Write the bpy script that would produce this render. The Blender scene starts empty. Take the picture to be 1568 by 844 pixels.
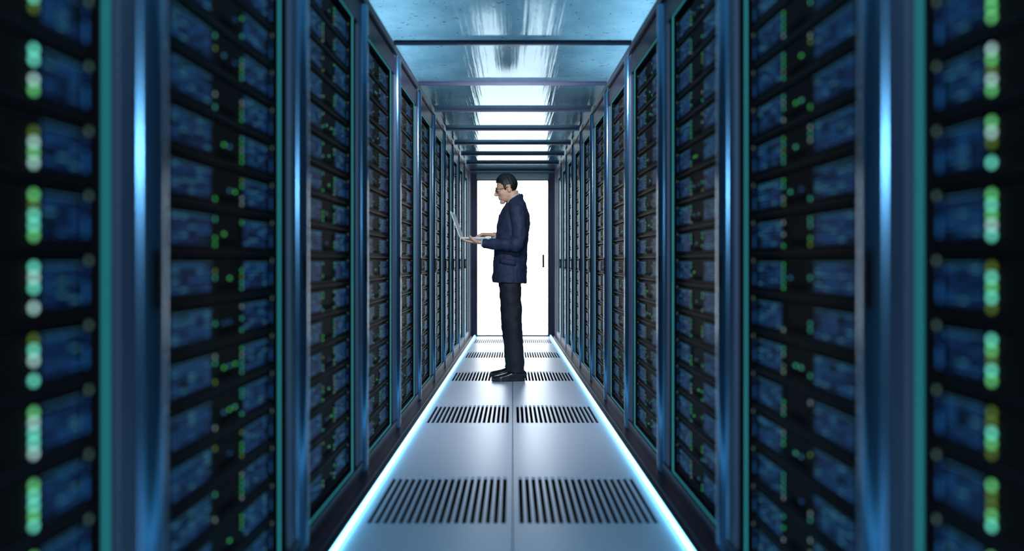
import bpy, bmesh, math, random
from mathutils import Vector, Matrix
random.seed(7)
scene = bpy.context.scene
col = scene.collection

# ------------------------------------------------------------ materials
def mat(name, base=(0.5,0.5,0.5), rough=0.5, metal=0.0, emis=None, estr=0.0, ior=1.45, coat=0.0):
    m = bpy.data.materials.new(name); m.use_nodes = True
    b = m.node_tree.nodes['Principled BSDF']
    b.inputs['Base Color'].default_value = (*base,1)
    b.inputs['Roughness'].default_value = rough
    b.inputs['Metallic'].default_value = metal
    b.inputs['IOR'].default_value = ior
    b.inputs['Coat Weight'].default_value = coat
    if emis:
        b.inputs['Emission Color'].default_value = (*emis,1)
        b.inputs['Emission Strength'].default_value = estr
    return m
def noise_bump(m, scale=40, strength=0.2, dist=0.01, stretch=(1,1,1), detail=4):
    nt = m.node_tree; b = nt.nodes['Principled BSDF']
    tc = nt.nodes.new('ShaderNodeTexCoord'); mp = nt.nodes.new('ShaderNodeMapping')
    mp.inputs['Scale'].default_value = stretch
    n = nt.nodes.new('ShaderNodeTexNoise'); n.inputs['Scale'].default_value = scale; n.inputs['Detail'].default_value = detail
    bp = nt.nodes.new('ShaderNodeBump'); bp.inputs['Strength'].default_value = strength; bp.inputs['Distance'].default_value = dist
    nt.links.new(tc.outputs['Object'], mp.inputs['Vector']); nt.links.new(mp.outputs['Vector'], n.inputs['Vector'])
    nt.links.new(n.outputs['Fac'], bp.inputs['Height']); nt.links.new(bp.outputs['Normal'], b.inputs['Normal'])
    return n

M = {}
M['chassis'] = mat('server_chassis', (0.009,0.0055,0.0055), 0.6, ior=1.15)
M['lip'] = mat('server_lip', (0.020,0.016,0.020), 0.45, 0.0, ior=1.25)
M['cavity'] = mat('rack_cavity', (0.004,0.003,0.004), 0.8, ior=1.1)
M['bay'] = mat('drive_bay', (0.005,0.008,0.018), 0.5, ior=1.2)
M['frame'] = mat('rack_frame_metal', (0.016,0.015,0.036), 0.4, 0.3, ior=1.3)
M['post'] = mat('rack_post_metal', (0.060,0.076,0.125), 0.5, 0.2)
M['stile'] = mat('rack_stile_metal', (0.075,0.17,0.28), 0.21, 0.9)
M['black'] = mat('black_trim', (0.003,0.0025,0.003), 0.7, ior=1.1)
M['teal'] = mat('teal_light_line', (0.0,0.05,0.05), 0.4, emis=(0.03,0.36,0.41), estr=0.65)
M['blue1'] = mat('bay_glow_blue', (0,0,0), 0.5, emis=(0.015,0.11,0.36), estr=0.68)
M['blue2'] = mat('bay_glow_cyan', (0,0,0), 0.5, emis=(0.05,0.25,0.42), estr=0.75)
M['blue3'] = mat('bay_glow_deep', (0,0,0), 0.5, emis=(0.010,0.04,0.18), estr=0.6)
M['ledg'] = mat('led_green', (0,0,0), 0.5, emis=(0.08,0.75,0.15), estr=0.8)
M['ledt'] = mat('led_turquoise', (0,0,0), 0.5, emis=(0.08,0.65,0.45), estr=0.8)
M['ledw'] = mat('led_pale', (0,0,0), 0.5, emis=(0.5,0.75,0.7), estr=0.6)
M['ledy'] = mat('led_lime', (0,0,0), 0.5, emis=(0.3,0.55,0.08), estr=0.6)
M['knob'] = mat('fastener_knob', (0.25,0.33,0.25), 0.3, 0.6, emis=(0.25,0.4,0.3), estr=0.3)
M['ledG'] = mat('led_bright_green', (0,0,0), 0.5, emis=(0.20,0.9,0.30), estr=1.5)
M['ledT'] = mat('led_bright_turquoise', (0,0,0), 0.5, emis=(0.18,0.95,0.72), estr=1.9)
M['ledW'] = mat('led_bright_white', (0,0,0), 0.5, emis=(0.55,0.95,0.9), estr=1.6)
RK = list(M.keys()); RI = {k:i for i,k in enumerate(RK)}

# ------------------------------------------------------------ mesh builder
KZ = 0.031
def ZD(z, d): return z*(1+KZ*d)
class MB:
    def __init__(s, sx=1, deform=True): s.v=[]; s.f=[]; s.m=[]; s.sm=[]; s.sx=sx; s.df=deform
    def vert(s,x,y,z):
        s.v.append((x*s.sx, y, ZD(z,y) if s.df else z)); return len(s.v)-1
    def face(s, idx, m, smooth=False):
        s.f.append(idx if s.sx>0 else idx[::-1]); s.m.append(m); s.sm.append(smooth)
    def box(s,x0,x1,y0,y1,z0,z1,m):
        i=[s.vert(x,y,z) for z in (z0,z1) for y in (y0,y1) for x in (x0,x1)]
        for q in ((0,2,3,1),(4,5,7,6),(0,1,5,4),(2,6,7,3),(0,4,6,2),(1,3,7,5)):
            s.face([i[k] for k in q], m)
    def quadx(s,x,y0,y1,z0,z1,m):
        i=[s.vert(x,y0,z0),s.vert(x,y0,z1),s.vert(x,y1,z1),s.vert(x,y1,z0)]
        s.face(i,m)
    def disc(s,x,y,z,r,m,n=8):
        s.face([s.vert(x,y+r*math.cos(-a*2*math.pi/n+math.pi/n),z-r*math.sin(a*2*math.pi/n-math.pi/n)) for a in range(n)],m)
    def obj(s,name,mats):
        me=bpy.data.meshes.new(name); me.from_pydata(s.v,[],s.f)
        for mm in mats: me.materials.append(mm)
        me.polygons.foreach_set('material_index', s.m)
        me.polygons.foreach_set('use_smooth', s.sm)
        me.update()
        o=bpy.data.objects.new(name,me); col.objects.link(o); return o

W=0.62; P=0.81; ROW=0.0936; TOP=1.81
rmats=[M[k] for k in RK]
def rack(a, side, near=False):
    b=MB(side); R=RI
    G=0.637 if near else 0.585
    y0=a; y1=a+G; yp=a+0.667
    b.box(W+0.13,W+0.75,y0-0.085,a+0.705,0.0,TOP,R['cavity'])
    b.box(W-0.012,W+0.13,y0-0.085,a+0.722,0.0,0.085,R['frame'])
    b.box(W-0.005,W+0.13,y0-0.085,a+0.722,1.715,TOP-0.01,R['frame'])
    b.box(W-0.055,W-0.012,y0-0.085,a+0.722,0.0,0.035,R['frame'])
    b.box(W+0.006,W+0.13,y0-0.0,y0+0.006,0.085,1.715,R['black'])
    pan=((0.09,0.375),(0.67,0.92)); leds=((0.405,0.35),(0.645,0.8)); ledset=['ledg','ledt','ledw','ledy']
    if near: pan=((0.09,0.42),(0.825,0.95)); leds=((0.45,0.5),(0.797,0.90)); ledset=['ledG','ledT','ledW','ledy']
    def Y(u): return y0+u*G
    for r in range(17):
        z=0.105+r*ROW
        b.box(W+0.018,W+0.14,y0+0.006,y1,z+0.005,z+ROW-0.007,R['chassis'])
        b.box(W+0.012,W+0.03,y0+0.006,y1,z-0.001,z+0.0025,R['lip'])
        X=W+0.0175
        # thin horizontal seam across the unit
        b.quadx(X+0.0002,Y(0.02),Y(0.98),z+0.0095,z+0.0105,R['lip'])
        for (u0,u1) in pan:
            b.box(X-0.003,X,Y(u0),Y(u1),z+0.019,z+ROW-0.019,R['bay'])
            nc=5 if u1-u0>.2 else 3; nr=6; dy=(Y(u1)-Y(u0))/nc; dz=(ROW-0.042)/nr
            for c in range(nc):
                for q in range(nr):
                    if random.random()<0.15: continue
                    k=random.choices(['blue1','blue2','blue3'],[5,2,5])[0]
                    ya=Y(u0)+dy*c+dy*0.16; yb=ya+dy*0.66
                    za=z+0.021+dz*q+dz*0.28; zb=za+dz*0.40
                    b.quadx(X-0.0035,ya,yb,za,zb,R[k])
                b.quadx(X-0.0038,Y(u0)+dy*c,Y(u0)+dy*c+0.0014,z+0.020,z+ROW-0.020,R['blue1'])
            b.quadx(X-0.0038,Y(u0),Y(u1),z+0.019,z+0.0202,R['blue3'])
            b.quadx(X-0.0038,Y(u0),Y(u1),z+ROW-0.0202,z+ROW-0.019,R['blue2'])
        for u,ch in leds:
            for q in range(5):
                if random.random()>ch: continue
                k=random.choices(ledset,[4,5,2,2])[0]
                b.disc(X-0.004,Y(u),z+0.019+q*0.0130,0.0054 if near else 0.0040,R[k])
        if not near:
            for u in (0.47,0.52,0.57):
                if random.random()<0.35:
                    b.quadx(X-0.004,Y(u),Y(u)+0.012,z+0.040,z+0.045,R[random.choice(['ledg','blue2','blue1','ledt'])])
        b.quadx(X-0.004,Y(0.96),Y(0.973),z+0.02,z+0.05,R['blue1'])
        b.quadx(X-0.004,Y(0.96),Y(0.973),z+0.056,z+0.072,R['blue3'])
        b.disc(X-0.005,Y(0.05),z+0.068,0.006,R['knob'])
        b.disc(X-0.005,Y(0.975),z+0.080,0.005,R['knob'])
        b.box(X-0.002,X,Y(0.46),Y(0.60),z+0.018,z+0.030,R['black'])
    b.box(W-0.001,W+0.002,y1+0.002,y1+0.010,0.085,1.715,R['teal'])
    b.box(W-0.001,W+0.001,y0+0.01,y1,0.085,0.0885,R['teal'])
    b.box(W-0.001,W+0.001,y0+0.01,y1,1.7115,1.715,R['teal'])
    b.box(W+0.003,W+0.13,y1,y1+0.012,0.06,1.74,R['black'])
    b.box(W+0.008,W+0.13,y1+0.010,yp,0.06,1.74,R['black'])
    b.box(W-0.004,W+0.13,yp,a+0.7235,0.0,TOP,R['post'])
    # rounded door stile with dark recessed handle
    ys=a-0.086; wd=0.078; dp=0.021; n=20; pts=[]
    for i in range(n+1):
        th=math.pi*i/n; pts.append((W-0.002-dp*math.sin(th), ys+wd/2-wd/2*math.cos(th)))
    zz=(0.0,TOP)
    lo=[b.vert(x,y,zz[0]) for x,y in pts]; hi=[b.vert(x,y,zz[1]) for x,y in pts]
    for i in range(n): b.face([lo[i],hi[i],hi[i+1],lo[i+1]],R['stile'],True)
    b.box(W-0.002,W+0.13,ys,a,0.0,TOP,R['frame'])
    hy=ys+0.018
    b.box(W-0.0245,W-0.012,hy-0.004,hy+0.014,0.763,0.857,R['black'])
    return b.obj('server_rack', rmats)
for n in range(0,12):
    a=1.187+P*(n-2)
    for s in (-1,1): rack(a,s,n<2)

END=9.66
# ------------------------------------------------------------ floor with slots
mfloor=mat('floor_panel_metal',(0.54,0.61,0.75),0.36,0.25)
noise_bump(mfloor,60,0.03,0.002)
mpit=mat('floor_void_dark',(0.008,0.006,0.006),0.8)
HW=0.54
rows=[(2.29+1.59*k,2.83+1.59*k) for k in range(-1,5)]
def floor():
    b=MB(1,False)
    ycuts=[-1.0]
    for r in rows: ycuts+= [r[0],r[1]]
    ycuts.append(END)
    N=18; x0=0.018; x1=0.507; pit=(x1-x0)/N
    slots=[]
    for i in range(N):
        c=x0+pit*(i+0.5); slots.append((c-pit*0.29,c+pit*0.29))
    for side in (-1,1):
        bb=MB(side,False); bb.v=b.v; bb.f=b.f; bb.m=b.m; bb.sm=b.sm
        for j in range(len(ycuts)-1):
            ya,yb=ycuts[j],ycuts[j+1]
            if j%2==1:
                px=0.002
                for (s0,s1) in slots:
                    bb.box(px,s0,ya,yb,-0.012,0,0); px=s1
                bb.box(px,HW,ya,yb,-0.012,0,0)
            else:
                bb.box(0.002,HW,ya,yb,-0.012,0,0)
    b.box(-0.7,0.7,-1.0,END,-0.16,-0.12,1)
    b.box(-0.002,0.002,-1.0,END,-0.012,-0.004,1)
    for side in (-1,1):
        bb=MB(side,False); bb.v=b.v; bb.f=b.f; bb.m=b.m; bb.sm=b.sm
        bb.box(HW,1.6,-1.0,END,-0.16,-0.001,1)
    return b.obj('floor',[mfloor,mpit])
floor()
mstrip=mat('led_strip_glow',(0.5,0.8,0.9),0.4,emis=(0.17,0.64,0.95),estr=8)
for s in (-1,1):
    b=MB(s,False); b.box(HW+0.002,HW+0.009,-0.9,END-0.02,0.0,0.018,0)
    b.box(HW+0.009,HW+0.024,-0.9,END-0.02,0.0,0.022,1)
    b.obj('led_strip',[mstrip,M['frame']])

# ------------------------------------------------------------ rails, beams, glass ceiling, slab, walls
mrail=mat('navy_beam_metal',(0.02,0.026,0.06),0.4,0.3)
for i,s in enumerate((-1,1)):
    b=MB(s); b.box(W-0.02,W+0.76,-1.0,END,TOP,TOP+0.03,0); b.obj('trim_%d'%(i+1),[mrail])
BW=W-0.0325
for k in range(-2,8):
    y=3.31+0.86*k
    b=MB(1); b.box(-BW,BW,y-0.007,y+0.007,TOP-0.002,TOP+0.015,0)
    b.box(-BW,BW,y-0.011,y+0.011,TOP+0.015,TOP+0.018,0); b.obj('ceiling_beam',[mrail])
mg=bpy.data.materials.new('ceiling_glass'); mg.use_nodes=True; nt=mg.node_tree; nt.nodes.clear()
out=nt.nodes.new('ShaderNodeOutputMaterial'); mxs=nt.nodes.new('ShaderNodeMixShader')
tr=nt.nodes.new('ShaderNodeBsdfTransparent'); tr.inputs[0].default_value=(0.62,0.82,0.92,1)
gl=nt.nodes.new('ShaderNodeBsdfGlossy'); gl.inputs['Roughness'].default_value=0.07; gl.inputs['Color'].default_value=(0.74,0.92,1,1)
fr=nt.nodes.new('ShaderNodeFresnel'); fr.inputs['IOR'].default_value=1.24
tc=nt.nodes.new('ShaderNodeTexCoord'); mp=nt.nodes.new('ShaderNodeMapping'); mp.inputs['Scale'].default_value=(45,0.8,1)
n3=nt.nodes.new('ShaderNodeTexNoise'); n3.inputs['Scale'].default_value=1; n3.inputs['Detail'].default_value=5
bp=nt.nodes.new('ShaderNodeBump'); bp.inputs['Strength'].default_value=0.5; bp.inputs['Distance'].default_value=0.003
L=nt.links.new
L(tc.outputs['Object'],mp.inputs['Vector']); L(mp.outputs['Vector'],n3.inputs['Vector']); L(n3.outputs['Fac'],bp.inputs['Height'])
L(bp.outputs['Normal'],gl.inputs['Normal']); L(fr.outputs[0],mxs.inputs[0]); L(tr.outputs[0],mxs.inputs[1]); L(gl.outputs[0],mxs.inputs[2]); L(mxs.outputs[0],out.inputs['Surface'])
v=[(-.7,-1.0),(.7,-1.0),(.7,END),(-.7,END)]
me=bpy.data.meshes.new('ceiling_glass_panels'); me.from_pydata([(x,y,ZD(TOP+0.019,y)) for x,y in v],[],[(0,3,2,1)]); me.materials.append(mg)
o=bpy.data.objects.new('ceiling_glass_panels',me); col.objects.link(o)
mceil=mat('ceiling_concrete',(0.3,0.3,0.3),0.7)
nt=mceil.node_tree; bs=nt.nodes['Principled BSDF']
tc=nt.nodes.new('ShaderNodeTexCoord')
n1=nt.nodes.new('ShaderNodeTexNoise'); n1.inputs['Scale'].default_value=1.3; n1.inputs['Detail'].default_value=8; n1.inputs['Roughness'].default_value=0.6
n2=nt.nodes.new('ShaderNodeTexNoise'); n2.inputs['Scale'].default_value=30; n2.inputs['Detail'].default_value=3
r1=nt.nodes.new('ShaderNodeValToRGB'); r1.color_ramp.elements[0].position=0.3; r1.color_ramp.elements[0].color=(0.17,0.23,0.27,1); r1.color_ramp.elements[1].position=0.7; r1.color_ramp.elements[1].color=(0.42,0.50,0.53,1)
r2=nt.nodes.new('ShaderNodeValToRGB'); r2.color_ramp.elements[0].position=0.31; r2.color_ramp.elements[0].color=(0.35,0.35,0.38,1); r2.color_ramp.elements[1].position=0.35; r2.color_ramp.elements[1].color=(1,1,1,1)
mx=nt.nodes.new('ShaderNodeMix'); mx.data_type='RGBA'; mx.blend_type='MULTIPLY'; mx.inputs[0].default_value=1
L=nt.links.new
L(tc.outputs['Object'],n1.inputs['Vector']); L(tc.outputs['Object'],n2.inputs['Vector'])
L(n1.outputs['Fac'],r1.inputs['Fac']); L(n2.outputs['Fac'],r2.inputs['Fac'])
L(r1.outputs['Color'],mx.inputs[6]); L(r2.outputs['Color'],mx.inputs[7]); L(mx.outputs[2],bs.inputs['Base Color'])
SL=2.75
b=MB(1,False); b.box(-1.5,1.5,-1.0,END+0.2,SL,SL+0.1,0); b.obj('ceiling',[mceil])
mwall=mat('wall_dark_paint',(0.22,0.30,0.34),0.6)
b=MB(-1,False); b.box(1.40,1.5,-1.0,END,0,SL,0); b.obj('wall_left',[mwall])
b=MB(1,False); b.box(1.40,1.5,-1.0,END,0,SL,0); b.obj('wall_right',[mwall])
b=MB(1,False); b.box(-1.5,1.5,END+0.075,END+0.2,-0.16,SL,0); b.obj('wall_back',[mwall])
b=MB(1,False)
mdoor=mat('door_backlit_glass',(0.9,0.95,1),0.3,emis=(0.93,0.98,1.0),estr=4.8)
b.box(-0.515,0.515,END+0.01,END+0.05,0.0,2.25,0)
for s in (-1,1):
    bb=MB(s,False); bb.v=b.v; bb.f=b.f; bb.m=b.m; bb.sm=b.sm
    bb.box(0.507,0.522,END-0.01,END+0.06,0,2.262,1)
    bb.box(0.522,0.62,END+0.0,END+0.06,0,2.35,2)
b.box(-0.507,0.507,END-0.01,END+0.06,2.245,2.262,1)
b.box(-0.507,0.507,END-0.01,END+0.06,0.0,0.02,1)
b.box(0.425,0.457,END-0.06,END-0.02,0.99,1.18,1)
b.box(0.438,0.449,END-0.03,END+0.012,1.0,1.02,1); b.box(0.438,0.449,END-0.03,END+0.012,1.15,1.17,1)
b.obj('door_1',[mdoor,M['black'],M['frame']])
for s in (-1,1):
    b=MB(s); b.box(W-0.01,W+0.7,9.203,END-0.002,0,TOP,0); b.box(W-0.02,W-0.01,9.24,9.3,0,TOP,1); b.box(W-0.02,W-0.01,9.5,9.56,0,TOP,1)
    b.obj('rack_end_panel',[M['frame'],M['post']])

# ------------------------------------------------------------ man
D0=5.6
man=bpy.data.objects.new('man',None); col.objects.link(man); man.location=(0,D0,0)
def fin(bm,name,m,vox=None,smooth=0,disp=None,parent=man,sub=0):
    me=bpy.data.meshes.new(name); bmesh.ops.recalc_face_normals(bm,faces=bm.faces)
    for f in bm.faces: f.smooth=True
    bm.to_mesh(me); bm.free()
    for mm in (m if isinstance(m,list) else [m]): me.materials.append(mm)
    o=bpy.data.objects.new(name,me); col.objects.link(o); o.parent=parent
    if vox:
        r=o.modifiers.new('r','REMESH'); r.mode='VOXEL'; r.voxel_size=vox; r.use_smooth_shade=True
    if smooth:
        s=o.modifiers.new('s','SMOOTH'); s.iterations=smooth; s.factor=0.5
    if disp:
        t=bpy.data.textures.new(name+'_t','CLOUDS'); t.noise_scale=disp[1]; t.noise_depth=2
        d=o.modifiers.new('d','DISPLACE'); d.texture=t; d.strength=disp[0]; d.texture_coords='LOCAL'
    if sub:
        s=o.modifiers.new('ss','SUBSURF'); s.levels=sub; s.render_levels=sub
    return o
def cat(a,b,c,d,t):
    return 0.5*((2*b)+(c-a)*t+(2*a-5*b+4*c-d)*t*t+(3*b-3*c+d-a)*t**3)
def loft(bm,pts,rad,ref=(1,0,0),n=20,sub=5,T=None):
    pts=[Vector(p) for p in pts]; rad=[Vector((r[0],r[1])) if isinstance(r,(tuple,list)) else Vector((r,r)) for r in rad]
    P2=[];R2=[]; L=len(pts)
    for i in range(L-1):
        i0=max(i-1,0); i3=min(i+2,L-1)
        for k in range(sub):
            t=k/sub
            P2.append(cat(pts[i0],pts[i],pts[i+1],pts[i3],t)); R2.append(cat(rad[i0],rad[i],rad[i+1],rad[i3],t))
    P2.append(pts[-1]); R2.append(rad[-1])
    rings=[]
    for i,p in enumerate(P2):
        tg=(P2[min(i+1,len(P2)-1)]-P2[max(i-1,0)]).normalized()
        a=Vector(ref)-tg*Vector(ref).dot(tg); a.normalize(); c=tg.cross(a)
        ring=[]
        for k in range(n):
            th=2*math.pi*k/n; q=p+a*(math.cos(th)*max(R2[i][0],0.001))+c*(math.sin(th)*max(R2[i][1],0.001))
            ring.append(bm.verts.new(T@q if T else q))
        rings.append(ring)
    for i in range(len(rings)-1):
        for k in range(n):
            bm.faces.new((rings[i][k],rings[i][(k+1)%n],rings[i+1][(k+1)%n],rings[i+1][k]))
    bm.faces.new(rings[0][::-1]); bm.faces.new(rings[-1])
def ell(bm,c,r,T=None,rot=None,sub=3):
    m=Matrix.Translation(Vector(c))
    if rot: m=m@rot
    m=m@Matrix.Diagonal((*r,1))
    if T: m=T@m
    bmesh.ops.create_icosphere(bm,subdivisions=sub,radius=1,matrix=m)

mjack=mat('suit_navy_wool',(0.014,0.018,0.048),0.75); noise_bump(mjack,8,0.8,0.03)
mtrou=mat('trousers_dark_wool',(0.006,0.0065,0.012),0.75); noise_bump(mtrou,9,0.6,0.03,(1,1,0.4))
mskin=mat('skin',(0.60,0.32,0.21),0.5); mskin.node_tree.nodes['Principled BSDF'].inputs['Subsurface Weight'].default_value=0.1
mskin.node_tree.nodes['Principled BSDF'].inputs['Subsurface Radius'].default_value=(0.01,0.004,0.002)
mlip=mat('lips',(0.45,0.2,0.16),0.5)
mhair=mat('black_hair',(0.006,0.0055,0.006),0.55); noise_bump(mhair,90,0.7,0.004,(1,1,0.3))
mshoe=mat('black_leather',(0.012,0.011,0.014),0.22); mshirt=mat('shirt_white',(0.42,0.44,0.5),0.7)
mglass=mat('glasses_black',(0.01,0.01,0.01),0.3); mlens=mat('eye_white',(0.6,0.6,0.6),0.2); miris=mat('iris_dark',(0.02,0.012,0.01),0.15)

# jacket
bm=bmesh.new()
loft(bm,[(-.026,0,.80),(-.024,0,.86),(-.022,0,.98),(-.012,0,1.12),(.004,0,1.26),(.020,0,1.365),(.028,0,1.44),(.026,0,1.485),(.02,0,1.51)],
     [(.143,.185),(.145,.188),(.139,.178),(.134,.168),(.137,.18),(.124,.195),(.092,.185),(.066,.105),(.055,.07)],n=32)
for s in (-1,1):
    loft(bm,[(.025,s*.03,1.455),(.03,s*.12,1.445),(.035,s*.19,1.405),(.04,s*.215,1.35)],[(.06,.05),(.066,.05),(.066,.06),(.058,.058)],ref=(1,0,0))
loft(bm,[(.036,-.195,1.405),(.042,-.224,1.33),(.050,-.240,1.25),(.053,-.245,1.19),(.048,-.245,1.145),(.025,-.242,1.110),(-.01,-.232,1.104),(-.05,-.218,1.108),(-.10,-.20,1.111),(-.15,-.187,1.116),(-.195,-.175,1.119),(-.238,-.16,1.124)],
     [.062,.062,.054,.059,.051,.058,.048,.052,.044,.046,.039,.041],ref=(0,1,0))
loft(bm,[(.036,.195,1.405),(.04,.222,1.33),(.045,.24,1.22),(.03,.235,1.15),(-.01,.21,1.14),(-.075,.15,1.165),(-.15,.085,1.192)],
     [.062,.064,.060,.056,.054,.048,.041],ref=(0,1,0))
ringp=[]
for k in range(13):
    a=math.pi*0.28+ (2*math.pi-math.pi*0.56)*k/12
    ringp.append((.012-.066*math.cos(a),.066*math.sin(a),1.497-0.045*math.cos(a)*0.9-0.012))
loft(bm,ringp,[(.022,.010)]*13,ref=(0,0,1),n=10,sub=2)
fin(bm,'jacket',mjack,0.007,2,(0.018,0.06))
bm=bmesh.new()
for s in (-1,1):
    vs=[(-.05,s*.05,1.475),(-.075,s*.085,1.40),(-.115,s*.075,1.36),(-.139,s*.02,1.20),(-.128,s*.01,1.26),(-.10,s*.02,1.38)]
    bm.faces.new([bm.verts.new(v) for v in vs])
fin(bm,'lapels',mjack).modifiers.new('so','SOLIDIFY').thickness=0.008
bm=bmesh.new()
for s in (-1,1):
    xs=[-.105+.13*i/8 for i in range(9)]
    up=[bm.verts.new((x,s*(.181*math.sqrt(1-((x+.022)/.141)**2)+.008),.995-(x+.04)*.15)) for x in xs]
    dn=[bm.verts.new((x,s*(.184*math.sqrt(1-((x+.022)/.142)**2)+.010),.953-(x+.04)*.15)) for x in xs]
    for i in range(8): bm.faces.new((up[i],up[i+1],dn[i+1],dn[i]))
fin(bm,'pocket_flaps',mjack).modifiers.new('so','SOLIDIFY').thickness=0.008
bm=bmesh.new()
loft(bm,[(-.22,-.164,1.123),(-.249,-.157,1.127)],[.034,.033],ref=(0,1,0))
loft(bm,[(-.13,.10,1.186),(-.164,.072,1.200)],[.032,.031],ref=(0,1,0))
ringp=[]
for k in range(17):
    a=math.pi*0.12+(2*math.pi-math.pi*0.24)*k/16
    ringp.append((.002-.056*math.cos(a),.056*math.sin(a),1.494-0.045*math.cos(a)))
loft(bm,ringp,[(.014,.005)]*17,ref=(0,0,1),n=10,sub=2)
fin(bm,'shirt',mshirt)
# trousers
bm=bmesh.new()
loft(bm,[(-.02,0,.98),(-.02,0,.88),(-.02,0,.80)],[(.120,.160),(.120,.165),(.096,.16)],n=28)
for s,dx in ((-1,0),(1,-.02)):
    loft(bm,[(-.018,s*.082,.93),(-.021+dx*.3,s*.088,.80),(-.012+dx*.5,s*.10,.64),(.0+dx,s*.112,.47),(.013+dx,s*.122,.29),(.026+dx,s*.128,.12),(.024+dx,s*.13,.068)],
     [(.100,.082),(.092,.084),(.085,.080),(.079,.073),(.073,.068),(.070,.064),(.073,.066)],n=24)
fin(bm,'trousers',mtrou,0.008,3,(0.020,0.08))
# shoes
for s,dx,rz,nm in ((-1,0.0,0.10,'left_shoe'),(1,-.02,-0.12,'right_shoe')):
    T=Matrix.Translation((.03+dx,s*.13,0))@Matrix.Rotation(rz*(1),4,'Z')@Matrix.Translation((-.03,0,0))
    bm=bmesh.new()
    st=[(.100,.020,.050),(.085,.034,.085),(.045,.038,.100),(.0,.040,.088),(-.05,.044,.066),(-.10,.046,.052),(-.145,.036,.042),(-.170,.014,.030)]
    loft(bm,[(x,0,.012+(h-.012)/2) for x,w,h in st],[((h-.012)/2,w) for x,w,h in st],ref=(0,0,1),T=T)
    out_=[(x,w+.003) for x,w,h in st]
    loop=[(x,w) for x,w in out_]+[(x,-w) for x,w in out_[::-1]]
    lo=[bm.verts.new(T@Vector((x,y,0.0))) for x,y in loop]; hi=[bm.verts.new(T@Vector((x,y,0.026))) for x,y in loop]
    bm.faces.new(lo); bm.faces.new(hi[::-1])
    for i in range(len(loop)): bm.faces.new((lo[i],lo[(i+1)%len(loop)],hi[(i+1)%len(loop)],hi[i]))
    fin(bm,nm,mshoe,0.0045,2)

# head
HT=Matrix.Translation((-.050,0,1.582))@Matrix.Rotation(math.radians(6),4,'Z')@Matrix.Rotation(math.radians(-15),4,'Y')
bm=bmesh.new()
ell(bm,(.012,0,.032),(.088,.073,.082),HT)
ell(bm,(-.020,0,-.018),(.066,.063,.082),HT)
ell(bm,(-.026,0,-.058),(.054,.054,.046),HT)
ell(bm,(-.060,0,-.092),(.024,.028,.020),HT)
ell(bm,(-.010,0,-.045),(.052,.060,.042),HT)
for s in (-1,1):
    ell(bm,(-.050,s*.034,-.020),(.026,.024,.028),HT)
    ell(bm,(-.074,s*.028,.028),(.010,.026,.008),HT)
    ell(bm,(.010,s*.074,-.006),(.017,.007,.030),HT,Matrix.Rotation(s*0.3,4,'Z'))
    ell(bm,(-.090,s*.010,-.026),(.009,.007,.006),HT)
loft(bm,[(-.078,0,.022),(-.089,0,.006),(-.099,0,-.010),(-.1055,0,-.022),(-.088,0,-.031)],[(.008,.008),(.009,.009),(.010,.010),(.010,.011),(.007,.009)],ref=(1,0,0),n=12,T=HT)
ell(bm,(-.076,0,-.052),(.012,.026,.009),HT); ell(bm,(-.075,0,-.065),(.011,.022,.008),HT)
loft(bm,[(.028,0,1.41),(.018,0,1.46),(.004,0,1.51),(-.010,0,1.56)],[(.062,.060),(.057,.056),(.056,.055),(.056,.055)],n=20)
fin(bm,'head_and_neck',mskin,0.003,6)
bm=bmesh.new()
ell(bm,(-.0795,0,-.053),(.0095,.019,.004),HT); ell(bm,(-.078,0,-.063),(.0090,.017,.0045),HT)
fin(bm,'lips',mlip)
bm=bmesh.new()
for s in (-1,1): ell(bm,(-.071,s*.029,.006),(.012,.015,.0080),HT,sub=3)
fin(bm,'eyes',mlens)
bm=bmesh.new()
for s in (-1,1): ell(bm,(-.079,s*.029,.004),(.0055,.006,.006),HT,sub=2)
fin(bm,'irises',miris)
bm=bmesh.new()
for s in (-1,1): loft(bm,[(-.086,s*.014,.030),(-.084,s*.030,.034),(-.070,s*.050,.029)],[(.003,.0035),(.003,.0035),(.002,.0025)],ref=(1,0,0),n=8,T=HT)
fin(bm,'eyebrows',mhair)
bm=bmesh.new()
bmesh.ops.create_icosphere(bm,subdivisions=5,radius=1)
def hl(x):
    ks=[(-.12,.088),(-.075,.076),(-.050,.060),(-.032,.036),(-.026,-.010),(-.010,-.010),(-.004,.026),(.026,.028),(.034,-.030),(.05,-.050),(.2,-.056)]
    for i in range(len(ks)-1):
        if ks[i][0]<=x<=ks[i+1][0]:
            t=(x-ks[i][0])/(ks[i+1][0]-ks[i][0]); return ks[i][1]*(1-t)+ks[i+1][1]*t
    return .07
kill=[]
for v in bm.verts:
    d=v.co.copy()
    p=Vector((.012+d.x*.092,d.y*.0770,.030+d.z*.090))
    if d.z<0 and d.x>0.3: p.x-= (-d.z)*0.022
    if p.z>.055:
        k=min((p.z-.055)/.05,1); p.z+=.014*k; 
        if p.x<0: p.x-=.004*k*min(-p.x/.05,1)
    p+=d*0.004*math.sin(p.x*190+p.y*120)*max(d.z,0)
    v.co=p
    if p.z<hl(p.x): kill.append(v)
bmesh.ops.delete(bm,geom=kill,context='VERTS')
bmesh.ops.transform(bm,matrix=HT,verts=bm.verts)
o=fin(bm,'hair',mhair); so=o.modifiers.new('so','SOLIDIFY'); so.thickness=0.010; so.offset=-0.7
bm=bmesh.new()
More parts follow.
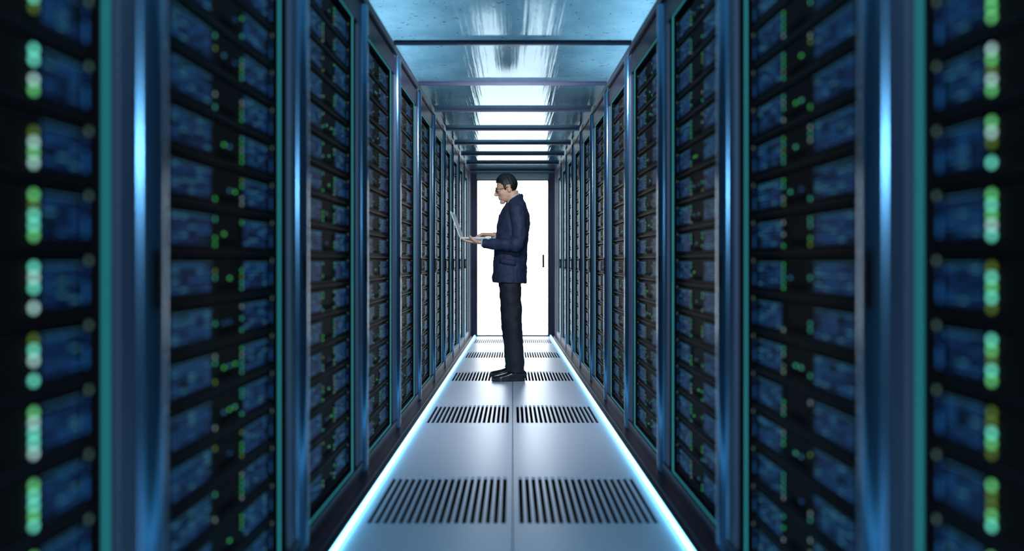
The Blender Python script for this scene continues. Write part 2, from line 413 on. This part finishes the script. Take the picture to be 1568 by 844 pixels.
for s in (-1,1):
    pts=[(-.092+ (0.004 if s*math.sin(t)>0 else 0), s*.031+.023*math.cos(t), .004+.017*math.sin(t)) for t in [2*math.pi*k/16 for k in range(17)]]
    loft(bm,pts,[.0022]*17,ref=(1,0,0),n=8,sub=2,T=HT)
    loft(bm,[(-.091,s*.053,.010),(-.080,s*.066,.011),(-.03,s*.079,.010),(.008,s*.080,.008),(.018,s*.078,-.006)],[.0022]*5,ref=(0,0,1),n=8,T=HT)
loft(bm,[(-.094,-.010,.010),(-.099,0,.012),(-.094,.010,.010)],[.0022]*3,ref=(0,0,1),n=8,T=HT)
fin(bm,'glasses',mglass)

def hand(name,w,f,back,thumb_side,curl,spread=0.06,thumb=None):
    f=Vector(f).normalized(); back=Vector(back); back=(back-f*back.dot(f)).normalized(); s=f.cross(back).normalized()*thumb_side
    w=Vector(w); bm=bmesh.new()
    loft(bm,[w-f*.045,w,w+f*.03,w+f*.065,w+f*.092],[(.024,.018),(.026,.017),(.034,.016),(.039,.0145),(.037,.011)],ref=s,n=16)
    offs=[.029,.010,-.010,-.028]; L=[.072,.080,.074,.058]
    for i in range(4):
        p=w+f*(.084-abs(i-1.2)*.003)+s*offs[i]; d=(f+s*spread*(1.5-i)).normalized(); pts=[p-d*.015,p]; ax=s
        c=curl[i]; seg=(.45,.31,.24)
        for q in range(3):
            d2=Matrix.Rotation(c[q],3,ax)@d
            if q==0 and d2.dot(back)>0 and c[q]>0: ax=-s; d2=Matrix.Rotation(c[q],3,ax)@d
            d=d2; p=p+d*(L[i]*seg[q]); pts.append(p)
        loft(bm,pts,[.0095,.0095,.0086,.0078,.0062],ref=s,n=10,sub=4)
    t0=w+f*.022+s*.022
    pts=[t0]+[w+f*a+s*b_+back*c_ for a,b_,c_ in thumb]
    loft(bm,pts,[.015,.0125,.0105,.0085][:len(pts)],ref=back,n=10,sub=4)
    fin(bm,name,mskin,0.0028,2)
hand('left_hand',(-.262,-.150,1.132),(-1,0.12,.06),(0.05,0,-1),1,[(0.15,.2,.2),(0.12,.2,.2),(.1,.2,.2),(.1,.2,.2)],
     thumb=[(.045,.040,-.012),(.068,.050,-.030),(.085,.046,-.045)])
hand('right_hand',(-.178,.062,1.206),(-1,-.22,.05),(0.1,0,1),1,[(.45,.55,.3),(.40,.5,.35),(.42,.5,.35),(.45,.5,.35)],
     thumb=[(.045,.040,-.006),(.070,.050,-.014),(.090,.048,-.020)])

# ------------------------------------------------------------ laptop
msil=mat('laptop_aluminium',(0.52,0.54,0.58),0.5,0.0,ior=1.2); mkey=mat('laptop_keys',(0.02,0.02,0.025),0.5)
mscr=mat('laptop_display',(0.12,0.14,0.17),0.5,emis=(0.25,0.35,0.42),estr=0.25,ior=1.05)
b=MB(1,False)
b.box(-.12,.12,-.16,.16,0,.014,0)
for r in range(5):
    for k in range(13):
        b.box(-.095+r*.023,-.095+r*.023+.018,-.145+k*.0225,-.145+k*.0225+.018,.014,.0155,1)
b.box(.035,.10,-.045,.045,.014,.0145,0)
b.box(-.126,-.118,-.12,.12,.006,.018,1)
n0=len(b.v)
b.box(-.008,0,-.16,.16,0,.225,0)
b.box(0,.001,-.15,.15,.012,.215,2)
R=Matrix.Translation((-.120,0,.014))@Matrix.Rotation(math.radians(-20),4,'Y')
for i in range(n0,len(b.v)): b.v[i]=tuple(R@Vector(b.v[i]))
lp=b.obj('laptop',[msil,mkey,mscr])
bv=lp.modifiers.new('b','BEVEL'); bv.width=0.002; bv.segments=2; bv.limit_method='ANGLE'
lp.location=(-.300,D0-.01,1.160); lp.rotation_euler=(0,0,math.radians(-2))

# ------------------------------------------------------------ lights
def area(name,loc,rot,sx,sy,e,c):
    l=bpy.data.lights.new(name,'AREA'); l.shape='RECTANGLE'; l.size=sx; l.size_y=sy; l.energy=e; l.color=c
    o=bpy.data.objects.new(name,l); col.objects.link(o); o.location=loc; o.rotation_euler=rot; return o
area('stile_fill_light',(0,-2.6,1.66),(math.radians(90),0,0),1.15,0.18,165,(0.50,0.80,1.0))  # unseen fill added behind camera for stile highlights and the man's front
area('man_fill_light',(0,3.36,1.97),(math.radians(62),0,0),0.5,0.05,34,(0.88,0.93,1.0))  # added fill light aimed at the man, no fixture on the beam
for s in (-1,1):
    area('slab_fill_light',(s*1.0,4.2,2.2),(math.radians(180),0,0),0.3,9.5,85,(0.50,0.82,1.0))  # hidden fill lights added over the racks to brighten the concrete slab
w=bpy.data.worlds.new('world'); scene.world=w; w.use_nodes=True
w.node_tree.nodes['Background'].inputs[0].default_value=(0.05,0.06,0.09,1); w.node_tree.nodes['Background'].inputs[1].default_value=0.25

# ------------------------------------------------------------ camera
cam=bpy.data.cameras.new('camera'); co=bpy.data.objects.new('camera',cam); col.objects.link(co); scene.camera=co
co.location=(0,0,0.84); co.rotation_euler=(math.radians(90),0,0)
cam.sensor_width=36; cam.lens=1024/1568*36; cam.shift_y=4/1568; cam.shift_x=-1/1568; cam.clip_start=0.05
cam.dof.use_dof=True; cam.dof.focus_distance=5.4; cam.dof.aperture_fstop=1.0
scene.view_settings.view_transform='Standard'
